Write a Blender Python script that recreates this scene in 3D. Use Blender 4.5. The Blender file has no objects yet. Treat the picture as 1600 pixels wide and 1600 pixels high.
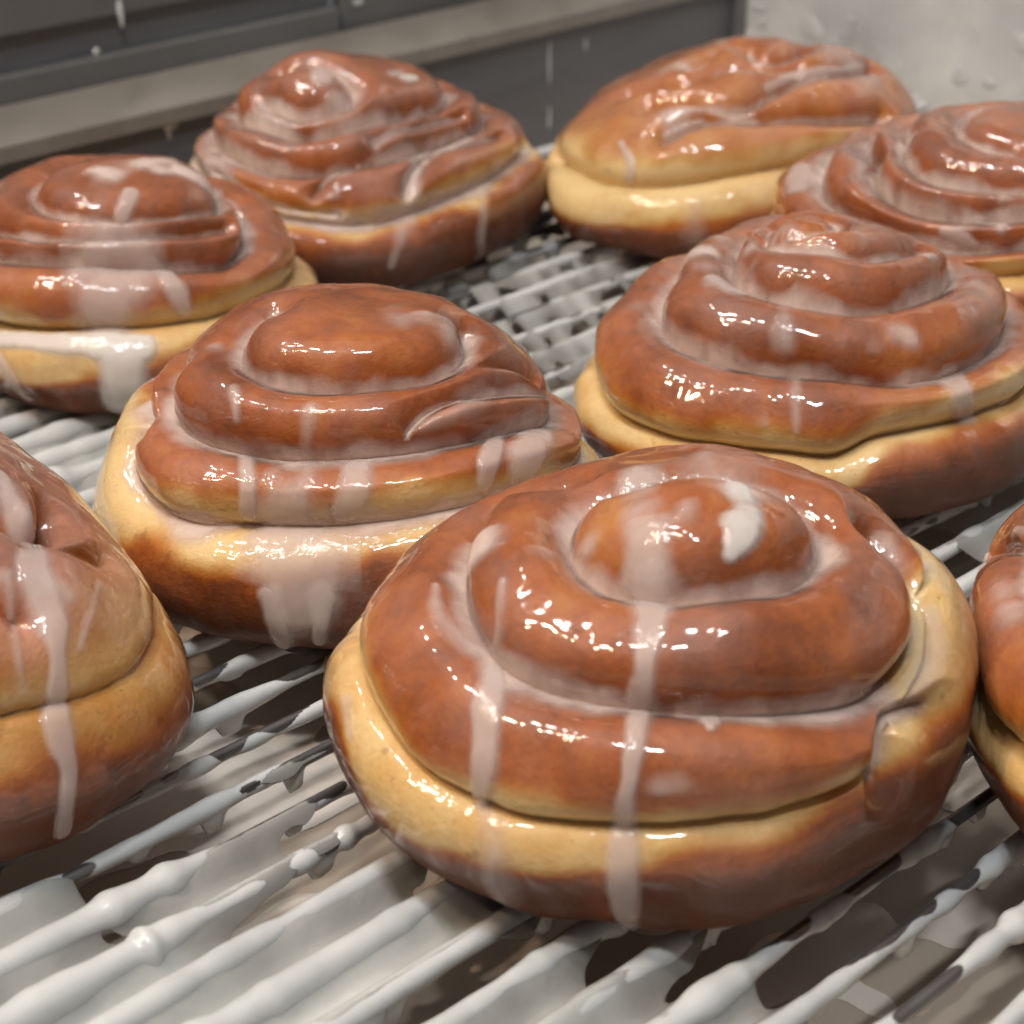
import bpy, math
import numpy as np
from mathutils import Vector, Matrix

# ------------------------------------------------------------------ camera
PITCH = math.radians(26); FPX = 3280.0; CAM_H = 0.203
CP, SP = math.cos(PITCH), math.sin(PITCH)
sc = bpy.context.scene
col = sc.collection
cam_d = bpy.data.cameras.new('camera'); cam = bpy.data.objects.new('camera', cam_d); col.objects.link(cam)
cam.location = (0, 0, CAM_H)
cam.rotation_euler = (math.radians(90) - PITCH, 0, 0)
cam_d.sensor_width = 36; cam_d.lens = FPX / 1600 * 36
cam_d.clip_start = 0.01; cam_d.clip_end = 50
cam_d.dof.use_dof = True; cam_d.dof.focus_distance = 0.385; cam_d.dof.aperture_fstop = 24
sc.camera = cam

# ------------------------------------------------------------------ light
world = bpy.data.worlds.new('World'); sc.world = world; world.use_nodes = True
wn = world.node_tree.nodes['Background']
wn.inputs[0].default_value = (0.90, 0.91, 0.93, 1); wn.inputs[1].default_value = 0.13
sc.view_settings.view_transform = 'Standard'; sc.view_settings.look = 'None'
sc.view_settings.exposure = 0.03; sc.view_settings.gamma = 1

def area(name, loc, target, sx, sy, power, color, spin=0):
    d = bpy.data.lights.new(name, 'AREA'); d.shape = 'RECTANGLE'; d.size = sx; d.size_y = sy
    d.energy = power; d.color = color
    o = bpy.data.objects.new(name, d); col.objects.link(o); o.location = loc
    q = (Vector(target) - Vector(loc)).to_track_quat('-Z', 'Y')
    o.rotation_euler = (q.to_matrix() @ Matrix.Rotation(spin, 3, 'Z')).to_euler()
    return o
def bulb(name, loc, power, color, rad=0.012):
    d = bpy.data.lights.new(name, 'POINT'); d.energy = power; d.color = color; d.shadow_soft_size = rad
    o = bpy.data.objects.new(name, d); col.objects.link(o); o.location = loc
    return o
T = (0, 0.45, 0)
area('ceiling_panel', (-0.3, 0.4, 1.9), T, 2.2, 2.2, 6.0, (1.0, 0.975, 0.945))
for i_, (dx, dy) in enumerate(((-.74, .16), (-.52, .48), (-.36, .22), (-.58, .76))):
    l_ = area('downlight', (dx, dy, 1.25), T, .085, .085, 1.9, (1.0, 0.96, 0.92)); l_.data.shape = 'DISK'
area('tube_lamp', (0.02, -0.10, 0.95), T, 0.16, 0.028, 4.2, (0.93, 0.97, 1.0), 0.3)
area('tube_lamp', (-0.12, 0.05, 1.05), T, 0.07, 0.02, 2.2, (0.95, 0.98, 1.0), 0.8)
for p in ((-0.52, 0.16, 0.75), (-0.42, 0.10, 0.84), (-0.60, 0.02, 0.70)):
    bulb('warm_bulb', p, 5.5, (1.0, 0.74, 0.52), 0.018)

# ------------------------------------------------------------------ numpy helpers
rng = np.random.RandomState(7)
_tab = rng.rand(64, 64, 64).astype(np.float32)
def vnoise(x, y, z=0.0):
    x, y, z = np.broadcast_arrays(np.asarray(x, float), np.asarray(y, float), np.asarray(z, float))
    xi, yi, zi = np.floor(x).astype(int), np.floor(y).astype(int), np.floor(z).astype(int)
    fx, fy, fz = x - xi, y - yi, z - zi
    fx, fy, fz = [f * f * f * (f * (f * 6 - 15) + 10) for f in (fx, fy, fz)]
    out = 0
    for a in (0, 1):
        for b in (0, 1):
            for c in (0, 1):
                w = (fx if a else 1 - fx) * (fy if b else 1 - fy) * (fz if c else 1 - fz)
                out = out + w * _tab[(xi + a) & 63, (yi + b) & 63, (zi + c) & 63]
    return out * 2 - 1
def fbm(p, scale, oct=3, seed=0.0):
    r = 0; amp = 1; tot = 0
    for k in range(oct):
        q = p / scale * (2 ** k) + seed + 17.3 * k
        r = r + amp * vnoise(q[..., 0], q[..., 1], q[..., 2]); tot += amp; amp *= 0.5
    return r / tot
def sstep(a, b, x):
    t = np.clip((x - a) / (b - a), 0, 1); return t * t * (3 - 2 * t)
def proj(p):
    x, y, z = p[..., 0], p[..., 1], p[..., 2] - CAM_H
    dep = y * CP - z * SP; up = y * SP + z * CP
    return np.stack([800 + FPX * x / dep, 800 - FPX * up / dep], -1)
def ground(u, v, z=0.0):
    d = np.array([u - 800, FPX * CP - (v - 800) * SP, -FPX * SP - (v - 800) * CP]); t = (CAM_H - z) / -d[2]
    return np.array([d[0] * t, d[1] * t])

def make_mesh(name, verts, faces, mat, parent=None, attrs=None, smooth=True, origin=None):
    """faces: (N,3) or (N,4) array, or list mixing them"""
    me = bpy.data.meshes.new(name)
    verts = np.asarray(verts, np.float32)
    if origin is not None: verts = verts - np.asarray(origin, np.float32)
    if isinstance(faces, list): groups = [np.asarray(f, np.int32) for f in faces if len(f)]
    else: groups = [np.asarray(faces, np.int32)]
    loops = np.concatenate([g.ravel() for g in groups]); tot = np.concatenate([np.full(len(g), g.shape[1]) for g in groups])
    st = np.concatenate([[0], np.cumsum(tot)[:-1]])
    me.vertices.add(len(verts)); me.vertices.foreach_set('co', verts.ravel())
    me.loops.add(len(loops)); me.loops.foreach_set('vertex_index', loops)
    me.polygons.add(len(tot)); me.polygons.foreach_set('loop_start', st.astype(np.int32)); me.polygons.foreach_set('loop_total', tot.astype(np.int32))
    if smooth: me.polygons.foreach_set('use_smooth', np.ones(len(tot), bool))
    for k, v in (attrs or {}).items():
        a = me.attributes.new(k, 'FLOAT', 'POINT'); a.data.foreach_set('value', np.asarray(v, np.float32).ravel())
    me.update(); me.validate()
    me.materials.append(mat)
    o = bpy.data.objects.new(name, me); col.objects.link(o)
    if parent is not None: o.parent = parent
    elif origin is not None: o.location = origin
    return o
def thing(name, label, cat, loc=(0, 0, 0), group=None):
    o = bpy.data.objects.new(name, None); col.objects.link(o); o.location = loc; o.empty_display_size = 0.02
    o['label'] = label; o['category'] = cat
    if group: o['group'] = group
    return o
def grid_faces(nr, nc, wrap=False):
    i = np.arange(nr - 1)[:, None]; j = np.arange(nc if wrap else nc - 1)[None]
    j2 = (j + 1) % nc
    return np.stack([i * nc + j, i * nc + j2, (i + 1) * nc + j2, (i + 1) * nc + j], -1).reshape(-1, 4)
def grid_normals(P, wrap):
    """P (nr,nc,3); rows go up, columns counter-clockwise"""
    if wrap: dj = np.roll(P, -1, 1) - np.roll(P, 1, 1)
    else: dj = np.gradient(P, axis=1)
    di = np.gradient(P, axis=0)
    n = np.cross(dj, di); L = np.linalg.norm(n, axis=-1, keepdims=True)
    return n / np.maximum(L, 1e-14)
def clip(tris, field):
    """keep field>0; returns vertex mix (i0,i1,w) for output vertices and triangles"""
    f = field[tris]; pos = f > 0; cnt = pos.sum(1)
    full = tris[cnt == 3]
    out = [full]; mixes = []; base = len(field)
    nnew = 0
    def cut(i0, i1):
        nonlocal nnew
        w = field[i0] / (field[i0] - field[i1]); mixes.append((i0, i1, w))
        ids = base + nnew + np.arange(len(i0)); nnew += len(i0); return ids
    for k in (0, 1, 2):
        m = (cnt == 1) & pos[:, k]; t = tris[m]
        a, b, c = t[:, k], t[:, (k + 1) % 3], t[:, (k + 2) % 3]
        out.append(np.stack([a, cut(a, b), cut(a, c)], 1))
        m = (cnt == 2) & ~pos[:, k]; t = tris[m]
        a, b, c = t[:, k], t[:, (k + 1) % 3], t[:, (k + 2) % 3]
        p, q = cut(b, a), cut(c, a)
        out.append(np.stack([b, c, q], 1)); out.append(np.stack([b, q, p], 1))
    tr = np.concatenate(out)
    i0 = np.concatenate([np.arange(base)] + [m[0] for m in mixes]); i1 = np.concatenate([np.arange(base)] + [m[1] for m in mixes])
    w = np.concatenate([np.zeros(base)] + [m[2] for m in mixes])
    # merge identical cut vertices so that shading stays smooth
    lo, hi = np.minimum(i0, i1), np.maximum(i0, i1)
    key = lo.astype(np.int64) * (base + 1) + hi
    _, first, inv = np.unique(key, return_index=True, return_inverse=True)
    tr = inv[tr]; used = np.unique(tr)
    remap = np.full(len(first), -1); remap[used] = np.arange(len(used))
    sel = first[used]
    return (i0[sel], i1[sel], w[sel]), remap[tr]
def biggest(m, tr):
    # one continuous patch only
    lab = np.arange(tr.max() + 1)
    while True:
        mn = lab[tr].min(1); new = lab.copy()
        for k in range(3): np.minimum.at(new, tr[:, k], mn)
        new = new[new]
        if (new == lab).all(): break
        lab = new
    best = np.bincount(lab[tr[:, 0]]).argmax(); tr = tr[lab[tr[:, 0]] == best]
    used = np.unique(tr); rm = np.full(len(lab), -1); rm[used] = np.arange(len(used))
    return (m[0][used], m[1][used], m[2][used]), rm[tr]
def mix(arr, m):
    w = m[2] if arr.ndim == 1 else m[2][:, None]
    return arr[m[0]] * (1 - w) + arr[m[1]] * w
def tri(q): return np.concatenate([q[:, [0, 1, 2]], q[:, [0, 2, 3]]])
def dense(pts, step=4.0):
    pts = np.asarray(pts, float); out = [pts[:1]]
    for a, b in zip(pts[:-1], pts[1:]):
        n = max(1, int(np.hypot(*(b[:2] - a[:2])) / step)); t = np.arange(1, n + 1)[:, None] / n
        out.append(a + (b - a) * t)
    return np.concatenate(out)
def smooth_path(pts, it=2):
    """Chaikin corner cutting, ends kept"""
    p = np.asarray(pts, float)
    for _ in range(it):
        if len(p) < 3: break
        q = np.empty((2 * len(p) - 2, p.shape[1])); q[0::2] = p[:-1] * .75 + p[1:] * .25; q[1::2] = p[:-1] * .25 + p[1:] * .75
        p = np.concatenate([p[:1], q, p[-1:]])
    return p
def nearest(P, Q, val=None):
    d = np.full(len(P), 1e9); v = np.zeros(len(P))
    for i in range(0, len(P), 20000):
        D = ((P[i:i + 20000, None] - Q[None]) ** 2).sum(-1)
        j = D.argmin(1); dj = D[np.arange(len(j)), j]
        for k in (-1, 1):
            j2 = np.clip(j + k, 0, len(Q) - 1); e = Q[j2] - Q[j]; r_ = P[i:i + 20000] - Q[j]
            ee = (e * e).sum(-1); ok = (ee > 1e-12) & (ee < .006 ** 2)
            t = np.clip((r_ * e).sum(-1) / np.maximum(ee, 1e-12), 0, 1)[:, None]
            dj = np.where(ok, np.minimum(dj, ((r_ - t * e) ** 2).sum(-1)), dj)
        d[i:i + 20000] = np.sqrt(dj)
        if val is not None: v[i:i + 20000] = val[j]
    return (d, v) if val is not None else d

# ------------------------------------------------------------------ materials
def new_mat(name):
    m = bpy.data.materials.new(name); m.use_nodes = True
    nt = m.node_tree; return m, nt, nt.nodes['Principled BSDF'], nt.nodes['Material Output']
def node(nt, kind, **kw):
    n = nt.nodes.new(kind)
    for k, v in kw.items():
        if k in n.inputs: n.inputs[k].default_value = v
        else: setattr(n, k, v)
    return n
def ramp(nt, stops, src=None):
    r = nt.nodes.new('ShaderNodeValToRGB'); e = r.color_ramp.elements
    while len(e) < len(stops): e.new(0.5)
    for s, (p, c) in zip(e, stops): s.position = p; s.color = (*c, 1) if len(c) == 3 else c
    if src: nt.links.new(src, r.inputs[0])
    return r
def noise_node(nt, scale, detail=4, rough=.55, vec=None, stretch=None):
    n = node(nt, 'ShaderNodeTexNoise', Scale=scale, Detail=detail, Roughness=rough)
    tc = nt.nodes.new('ShaderNodeTexCoord'); src = vec or tc.outputs['Object']
    if stretch:
        mp = nt.nodes.new('ShaderNodeMapping'); mp.inputs['Scale'].default_value = stretch
        nt.links.new(src, mp.inputs[0]); src = mp.outputs[0]
    nt.links.new(src, n.inputs['Vector']); return n
def mixc(nt, fac, a, b, mode='MIX'):
    m = nt.nodes.new('ShaderNodeMix'); m.data_type = 'RGBA'; m.blend_type = mode
    for s, v in ((m.inputs[0], fac), (m.inputs[6], a), (m.inputs[7], b)):
        if hasattr(v, 'links'): nt.links.new(v, s)
        elif isinstance(v, tuple): s.default_value = (*v, 1)
        else: s.default_value = v
    return m.outputs[2]
def mathn(nt, op, a, b=None, clamp=False):
    m = nt.nodes.new('ShaderNodeMath'); m.operation = op; m.use_clamp = clamp
    for s, v in ((m.inputs[0], a), (m.inputs[1], b)):
        if v is None: continue
        if hasattr(v, 'links'): nt.links.new(v, s)
        else: s.default_value = v
    return m.outputs[0]

def dough_mat():
    m, nt, bs, out = new_mat('fried_dough')
    at = node(nt, 'ShaderNodeAttribute', attribute_name='pale')
    n1 = noise_node(nt, 90, 4, .6)
    n2 = noise_node(nt, 420, 5, .65)
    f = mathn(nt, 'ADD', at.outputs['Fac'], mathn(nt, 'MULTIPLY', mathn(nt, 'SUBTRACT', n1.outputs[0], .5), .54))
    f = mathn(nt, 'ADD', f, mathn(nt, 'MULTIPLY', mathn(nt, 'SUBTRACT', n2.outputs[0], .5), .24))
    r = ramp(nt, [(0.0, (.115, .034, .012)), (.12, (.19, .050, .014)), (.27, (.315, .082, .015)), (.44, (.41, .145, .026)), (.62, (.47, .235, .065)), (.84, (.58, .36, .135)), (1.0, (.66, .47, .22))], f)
    # milky veil of set glaze
    v1 = noise_node(nt, 55, 3, .55, stretch=(1, 1, .55))
    veil = ramp(nt, [(.42, (0, 0, 0)), (.75, (1, 1, 1))], v1.outputs[0])
    va = node(nt, 'ShaderNodeAttribute', attribute_name='veil')
    vf = mathn(nt, 'MULTIPLY', mathn(nt, 'ADD', mathn(nt, 'MULTIPLY', veil.outputs[0], .11), va.outputs['Fac']), 1.0, True)
    c = mixc(nt, vf, r.outputs[0], (.62, .50, .47))
    # small dark pores
    n3 = noise_node(nt, 260, 3, .7); n4 = noise_node(nt, 38, 2, .5)
    pores = mathn(nt, 'MULTIPLY', ramp(nt, [(.60, (0, 0, 0)), (.70, (1, 1, 1))], n3.outputs[0]).outputs[0], ramp(nt, [(.52, (0, 0, 0)), (.68, (1, 1, 1))], n4.outputs[0]).outputs[0])
    c = mixc(nt, mathn(nt, 'MULTIPLY', pores, .55), c, (.10, .035, .02))
    n6 = noise_node(nt, 700, 2, .8)
    specks = mathn(nt, 'MULTIPLY', ramp(nt, [(.66, (0, 0, 0)), (.72, (1, 1, 1))], n6.outputs[0]).outputs[0], ramp(nt, [(.48, (0, 0, 0)), (.60, (1, 1, 1))], n1.outputs[0]).outputs[0])
    c = mixc(nt, mathn(nt, 'MULTIPLY', specks, .5), c, (.09, .03, .015))
    nt.links.new(c, bs.inputs['Base Color'])
    bs.inputs['Roughness'].default_value = .45
    bs.inputs['Specular IOR Level'].default_value = .12
    ca = node(nt, 'ShaderNodeAttribute', attribute_name='coat'); nt.links.new(ca.outputs['Fac'], bs.inputs['Coat Weight'])
    bs.inputs['Subsurface Weight'].default_value = .12; bs.inputs['Subsurface Radius'].default_value = (1, .45, .2); bs.inputs['Subsurface Scale'].default_value = .004
    bs.inputs['Coat Weight'].default_value = 1; bs.inputs['Coat Roughness'].default_value = .07; bs.inputs['Coat IOR'].default_value = 1.5
    b1 = noise_node(nt, 170, 1.0, .4, stretch=(1, 1, .45)); b2 = noise_node(nt, 900, 3, .6)
    h = b1.outputs[0]
    bp = node(nt, 'ShaderNodeBump', Strength=.5, Distance=.0011); nt.links.new(h, bp.inputs['Height'])
    nt.links.new(bp.outputs[0], bs.inputs['Coat Normal'])
    bq = node(nt, 'ShaderNodeBump', Strength=.38, Distance=.0006); nt.links.new(b2.outputs[0], bq.inputs['Height'])
    nt.links.new(bq.outputs[0], bs.inputs['Normal'])
    return m
def glaze_mat(name, color, k0, k1, amax):
    """thin sugar glaze: opacity follows its thickness"""
    m, nt, bs, out = new_mat(name)
    at = node(nt, 'ShaderNodeAttribute', attribute_name='thick')
    n1 = noise_node(nt, 300, 3, .6, stretch=(1, 1, .5))
    n5 = noise_node(nt, 130, 2, .5, stretch=(1, 1, .35))
    f = mathn(nt, 'MULTIPLY', at.outputs['Fac'], mathn(nt, 'ADD', .05, mathn(nt, 'ADD', mathn(nt, 'MULTIPLY', n5.outputs[0], 1.1), mathn(nt, 'MULTIPLY', n1.outputs[0], .8))))
    mr = node(nt, 'ShaderNodeMapRange'); mr.inputs[1].default_value = k0; mr.inputs[2].default_value = k1; mr.inputs[3].default_value = 0; mr.inputs[4].default_value = amax
    mr.interpolation_type = 'SMOOTHSTEP'
    nt.links.new(f, mr.inputs[0])
    bs.inputs['Base Color'].default_value = (*color, 1)
    bs.inputs['Roughness'].default_value = .12; bs.inputs['Specular IOR Level'].default_value = .6
    bs.inputs['Subsurface Weight'].default_value = .0
    n2 = noise_node(nt, 380, 3, .5, stretch=(1, 1, .4)); bp = node(nt, 'ShaderNodeBump', Strength=.35, Distance=.0008)
    nt.links.new(n2.outputs[0], bp.inputs['Height']); nt.links.new(bp.outputs[0], bs.inputs['Normal'])
    tr = nt.nodes.new('ShaderNodeBsdfTransparent'); mx = nt.nodes.new('ShaderNodeMixShader')
    nt.links.new(mr.outputs[0], mx.inputs[0]); nt.links.new(tr.outputs[0], mx.inputs[1]); nt.links.new(bs.outputs[0], mx.inputs[2])
    nt.links.new(mx.outputs[0], out.inputs[0])
    return m
def belt_glaze_mat():
    m, nt, bs, out = new_mat('poured_glaze')
    n1 = noise_node(nt, 60, 3, .5)
    c = ramp(nt, [(.3, (.44, .45, .445)), (.7, (.58, .585, .57))], n1.outputs[0])
    nt.links.new(c.outputs[0], bs.inputs['Base Color'])
    bs.inputs['Roughness'].default_value = .22; bs.inputs['Specular IOR Level'].default_value = .5
    bs.inputs['Subsurface Weight'].default_value = .25; bs.inputs['Subsurface Radius'].default_value = (1, .9, .8); bs.inputs['Subsurface Scale'].default_value = .002
    n2 = noise_node(nt, 260, 3, .5); bp = node(nt, 'ShaderNodeBump', Strength=.3, Distance=.0008)
    nt.links.new(n2.outputs[0], bp.inputs['Height']); nt.links.new(bp.outputs[0], bs.inputs['Normal'])
    return m
def metal_mat(name, c0, c1, rough, stretch, metallic=.85, smear=None, scale=18):
    m, nt, bs, out = new_mat(name)
    n1 = noise_node(nt, scale, 5, .6, stretch=stretch)
    c = ramp(nt, [(.3, c0), (.7, c1)], n1.outputs[0]).outputs[0]
    rg = ramp(nt, [(.3, (rough, ) * 3), (.7, (min(1, rough + .2), ) * 3)], n1.outputs[0]).outputs[0]
    nt.links.new(rg, bs.inputs['Roughness']); bs.inputs['Metallic'].default_value = metallic
    if smear:
        n2 = noise_node(nt, smear[0], 4, .6); k = ramp(nt, [(smear[1], (0, 0, 0)), (smear[2], (1, 1, 1))], n2.outputs[0]).outputs[0]
        c = mixc(nt, mathn(nt, 'MULTIPLY', k, .75), c, (.55, .55, .52))
        nt.links.new(mathn(nt, 'SUBTRACT', metallic, mathn(nt, 'MULTIPLY', k, metallic * .8)), bs.inputs['Metallic'])
    nt.links.new(c, bs.inputs['Base Color'])
    return m
M_DOUGH = dough_mat()
M_COAT = glaze_mat('set_glaze', (.72, .57, .50), .0, .9, .80)
M_DRIP = glaze_mat('running_glaze', (.72, .60, .54), .0, .85, .48)
M_WHITE = glaze_mat('thick_glaze', (.74, .69, .64), .0, .9, .70)
M_BELT = belt_glaze_mat()
M_FILM = belt_glaze_mat(); M_FILM.name = 'thin_glaze_film'
for n_ in M_FILM.node_tree.nodes:
    if n_.type == 'VALTORGB': n_.color_ramp.elements[0].color = (.36, .365, .345, 1); n_.color_ramp.elements[1].color = (.50, .50, .475, 1)
_nt = M_FILM.node_tree; _at = node(_nt, 'ShaderNodeAttribute', attribute_name='thick'); _bs = _nt.nodes['Principled BSDF']
_old = _bs.inputs['Base Color'].links[0].from_socket
_k = ramp(_nt, [(.0, (.0, ) * 3), (.75, (1, ) * 3)], _at.outputs['Fac'])
_nt.links.new(mixc(_nt, _k.outputs[0], (.20, .195, .18), _old), _bs.inputs['Base Color'])
M_ROD = metal_mat('wet_steel_rod', (.16, .16, .16), (.30, .30, .30), .22, (1, 1, 1))
M_RAIL = metal_mat('dark_steel', (.11, .11, .115), (.15, .15, .155), .35, (1, 1, 6), .1)
M_LIP = metal_mat('worn_rail_top', (.21, .19, .165), (.28, .255, .225), .4, (4, 1, 1), .2)
M_PANEL = metal_mat('machine_panel', (.11, .11, .108), (.15, .15, .148), .35, (1, 1, 1), .1)
M_END = metal_mat('smeared_stainless', (.42, .43, .44), (.80, .80, .78), .22, (1, 1, 1), .3, smear=(26, .50, .62), scale=16)
def tray_mat():
    m, nt, bs, out = new_mat('tray_bottom')
    n1 = noise_node(nt, 14, 3, .5)
    c = ramp(nt, [(.3, (.42, .345, .275)), (.7, (.55, .46, .37))], n1.outputs[0])
    nt.links.new(c.outputs[0], bs.inputs['Base Color']); bs.inputs['Roughness'].default_value = .3
    return m
M_TRAY = tray_mat()
def puddle_mat():
    m, nt, bs, out = new_mat('tray_glaze')
    bs.inputs['Base Color'].default_value = (.72, .64, .56, 1); bs.inputs['Roughness'].default_value = .2
    return m
M_PUDDLE = puddle_mat()

# ------------------------------------------------------------------ buns
def bun_form(q, nphi, nt):
    cx, cy, R, H, sx, sy, m, ze, rb = q[:9]; fo = q[9:]
    phi = np.linspace(0, 2 * np.pi, nphi, endpoint=False); a = np.linspace(-np.pi / 2, np.pi / 2, nt)
    ca = np.clip(np.cos(a), 0, 1)
    r = np.where(a < 0, rb + (1 - rb) * ca, ca ** m); z = np.where(a < 0, ze * (1 - np.sin(-a)), ze + (1 - ze) * np.sin(np.clip(a, 0, None)))
    # flat underside: a few extra rows into the centre
    nb = 6
    r = np.concatenate([np.linspace(0, rb, nb, endpoint=False), r]); z = np.concatenate([np.zeros(nb), z]); a = np.concatenate([np.linspace(-2.2, -np.pi / 2, nb, endpoint=False), a])
    mod = 1 + sum(fo[2 * k] * np.cos((k + 1) * phi) + fo[2 * k + 1] * np.sin((k + 1) * phi) for k in range(1, 4))
    rr = r[:, None] * R * mod[None]; zz = np.repeat(z[:, None], nphi, 1)
    w = np.clip((zz - ze) / (1 - ze), 0, 1) ** 1.3
    X = cx + rr * np.cos(phi) + sx * w; Y = cy + rr * np.sin(phi) + sy * w
    return np.stack([X, Y, zz * H], -1), phi, a

def px(crop, pts):
    ox, oy, s = crop
    return [(ox + p[0] * s, oy + p[1] * s) + tuple(v * s for v in p[2:]) for p in pts]

def build_bun(spec):
    q = spec['q']; nphi, nt = spec.get('res', (520, 260))
    P0, phi, a = bun_form(q, nphi, nt); nr = P0.shape[0]
    N0 = grid_normals(P0, True)
    cam_p = np.array([0, 0, CAM_H]); cen = np.array([q[0], q[1], 0.0])
    A = np.repeat(a[:, None], nphi, 1); PH = np.repeat(phi[None], nr, 0)
    def pick(P, N, pts):
        """photo point -> index of the surface point seen there"""
        pr = proj(P).reshape(-1, 2); fr = ((cam_p - P) * N).sum(-1).ravel() > 0
        idx = np.nonzero(fr)[0]; pf = pr[idx]
        return np.array([idx[((pf - np.array(p[:2])) ** 2).sum(1).argmin()] for p in pts])
    crop = spec['crop']
    # rim and underside lines as angle-of-profile over azimuth
    def line_over_phi(pts, default):
        if not pts: return np.full(nphi, default)
        d = dense(smooth_path(px(crop, pts)), 8); ix = pick(P0, N0, d)
        ph = PH.ravel()[ix]; aa = A.ravel()[ix]
        o = np.argsort(ph); ph, aa = ph[o], aa[o]
        # fade to default at the far side
        back = [(math.pi / 2, default)]
        ph = np.concatenate([ph, [b[0] for b in back]]); aa = np.concatenate([aa, [b[1] for b in back]])
        o = np.argsort(ph); v = np.interp(phi, ph[o], aa[o], period=2 * np.pi)
        k = np.hanning(31); k /= k.sum(); return np.convolve(np.concatenate([v[-15:], v, v[:15]]), k, 'valid')
    a_rim = line_over_phi(spec['rim'], .15); a_low = line_over_phi(spec['low'], -.5)
    # creases between the coils
    flat0 = P0.reshape(-1, 3)
    lines = [(spec['rim'], True, 1.0)] + [(g[0], g[1], g[2]) for g in spec['grooves']]
    carve = np.zeros(nr * nphi); pool = np.full(nr * nphi, 1e9); rimd = None
    nd = fbm(flat0, .012, 2, q[0] * 90)
    bulge = np.full(nr * nphi, 1e9)
    for li, (pts, close, dep) in enumerate(lines):
        if not pts: continue
        d = dense(smooth_path(px(crop, pts)), 5); ix = pick(P0, N0, d)
        ph = np.unwrap(PH.ravel()[ix]); aa = A.ravel()[ix].astype(float)
        # smooth the picked curve
        if len(ph) > 9:
            k = np.ones(7) / 7; ph = np.concatenate([ph[:3], np.convolve(ph, k, 'valid'), ph[-3:]]); aa = np.concatenate([aa[:3], np.convolve(aa, k, 'valid'), aa[-3:]])
        if close:
            dphi = ph[-1] - ph[0]; full = 2 * np.pi if dphi > 0 else -2 * np.pi
            if abs(dphi) > .9 * 2 * np.pi: full = round(dphi / (2 * np.pi)) * 2 * np.pi
            n = max(2, int(abs(full - dphi) / .02))
            t = np.linspace(0, 1, n + 1)[1:]; ts = t * t * (3 - 2 * t)
            ph = np.concatenate([ph, ph[-1] + (full - dphi) * t]); aa = np.concatenate([aa, aa[-1] + (aa[0] - aa[-1]) * ts])
        # back to 3-D on the smooth form
        fi = np.interp(aa, a, np.arange(nr)); fj = (ph % (2 * np.pi)) / (2 * np.pi) * nphi
        i0 = np.clip(fi.astype(int), 0, nr - 2); ti = (fi - i0)[:, None]; j0 = fj.astype(int) % nphi; tj = (fj - fj.astype(int))[:, None]; j1 = (j0 + 1) % nphi
        Q = (P0[i0, j0] * (1 - ti) + P0[i0 + 1, j0] * ti) * (1 - tj) + (P0[i0, j1] * (1 - ti) + P0[i0 + 1, j1] * ti) * tj
        if len(Q) > 420: Q = Q[:: len(Q) // 420 + 1]
        dd = nearest(flat0, Q)
        if li == 0: rimd = dd
        W = spec.get('W', .0096) * (.75 + .25 * dep)
        x = np.clip(dd / W, 0, 1); c = ((1 - x) ** 2.6 * (.0078 if li else .0056 * spec.get('rimdep', 1)) + .0019 * (1 - x) ** 12) * dep
        carve = np.maximum(carve, c)
        if (li and dep > .45) or (not li and spec.get('rimpool')): pool = np.minimum(pool, dd / max(dep, .5))
        bulge = np.minimum(bulge, dd)
    amp = spec.get('lump', 1.0)
    zrel = flat0[:, 2] / q[3]
    lum = fbm(flat0, .020, 2, 3.1 + q[0] * 50) * .0019 * amp + fbm(flat0 * np.array([1, 1, .45]), .0055, 2, 9.7 + q[1] * 70) * .00022
    foot = sstep(.0, .10, zrel)
    for (u_, v_, r_, h_) in spec.get('knobs', []):
        i_ = pick(P0, N0, px(crop, [(u_, v_)]))[0]; lum = lum + h_ * np.exp(-((flat0 - flat0[i_]) ** 2).sum(1) / r_ ** 2)
    disp = (-carve + .0014 + lum) * foot
    P1 = (flat0 + N0.reshape(-1, 3) * disp[:, None]).reshape(P0.shape)
    P1[..., 2] = np.maximum(P1[..., 2], 0.0)
    P1[0] = P1[0].mean(0); P1[-1] = P1[-1].mean(0)
    N1 = grid_normals(P1, True); N1[-1] = (0, 0, 1); N1[0] = (0, 0, -1)
    F4 = grid_faces(nr, nphi, True)
    flat1 = P1.reshape(-1, 3); n1 = N1.reshape(-1, 3)
    # colour field
    Rr = q[2]
    up = (A - a_rim[None]).ravel() * Rr; lo = (A - a_low[None]).ravel() * Rr
    wob = fbm(flat0, .013, 3, 5.0 + q[0] * 80) * .0038
    pale = (1 - sstep(.0, spec.get('fade', .007), up + wob - .0005)) * sstep(-.001, .006, lo + wob * 1.3)
    pale = spec.get('brown', .20) + pale * (spec.get('pale', .85) - spec.get('brown', .20))
    pale = pale + .16 * np.exp(-np.clip(up + wob - .004, 0, None) / .006) * (up > 0) * (1 - 0)
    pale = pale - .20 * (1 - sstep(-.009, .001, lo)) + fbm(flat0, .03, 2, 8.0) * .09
    for (u, v, r_, s_) in spec.get('tints', []):
        c_ = px(crop, [(u, v)]); i_ = pick(P1, N1, c_)[0]
        pale = pale + s_ * np.exp(-((flat1 - flat1[i_]) ** 2).sum(1) / r_ ** 2)
    veil = np.full(len(flat0), 0.0) + spec.get('veil', .03) * sstep(0, .005, up) * sstep(.35, 1.0, n1[:, 2] + .25)
    name = 'glazed_bun'
    root = thing(name, spec['label'], 'bun', cen, 'glazed spiral buns on the wire belt')
    make_mesh('dough', flat1, F4[:, ::1], M_DOUGH, root, {'pale': pale, 'veil': veil, 'coat': .12 + .88 * sstep(-.013, -.003, lo)}, origin=cen)
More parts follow.
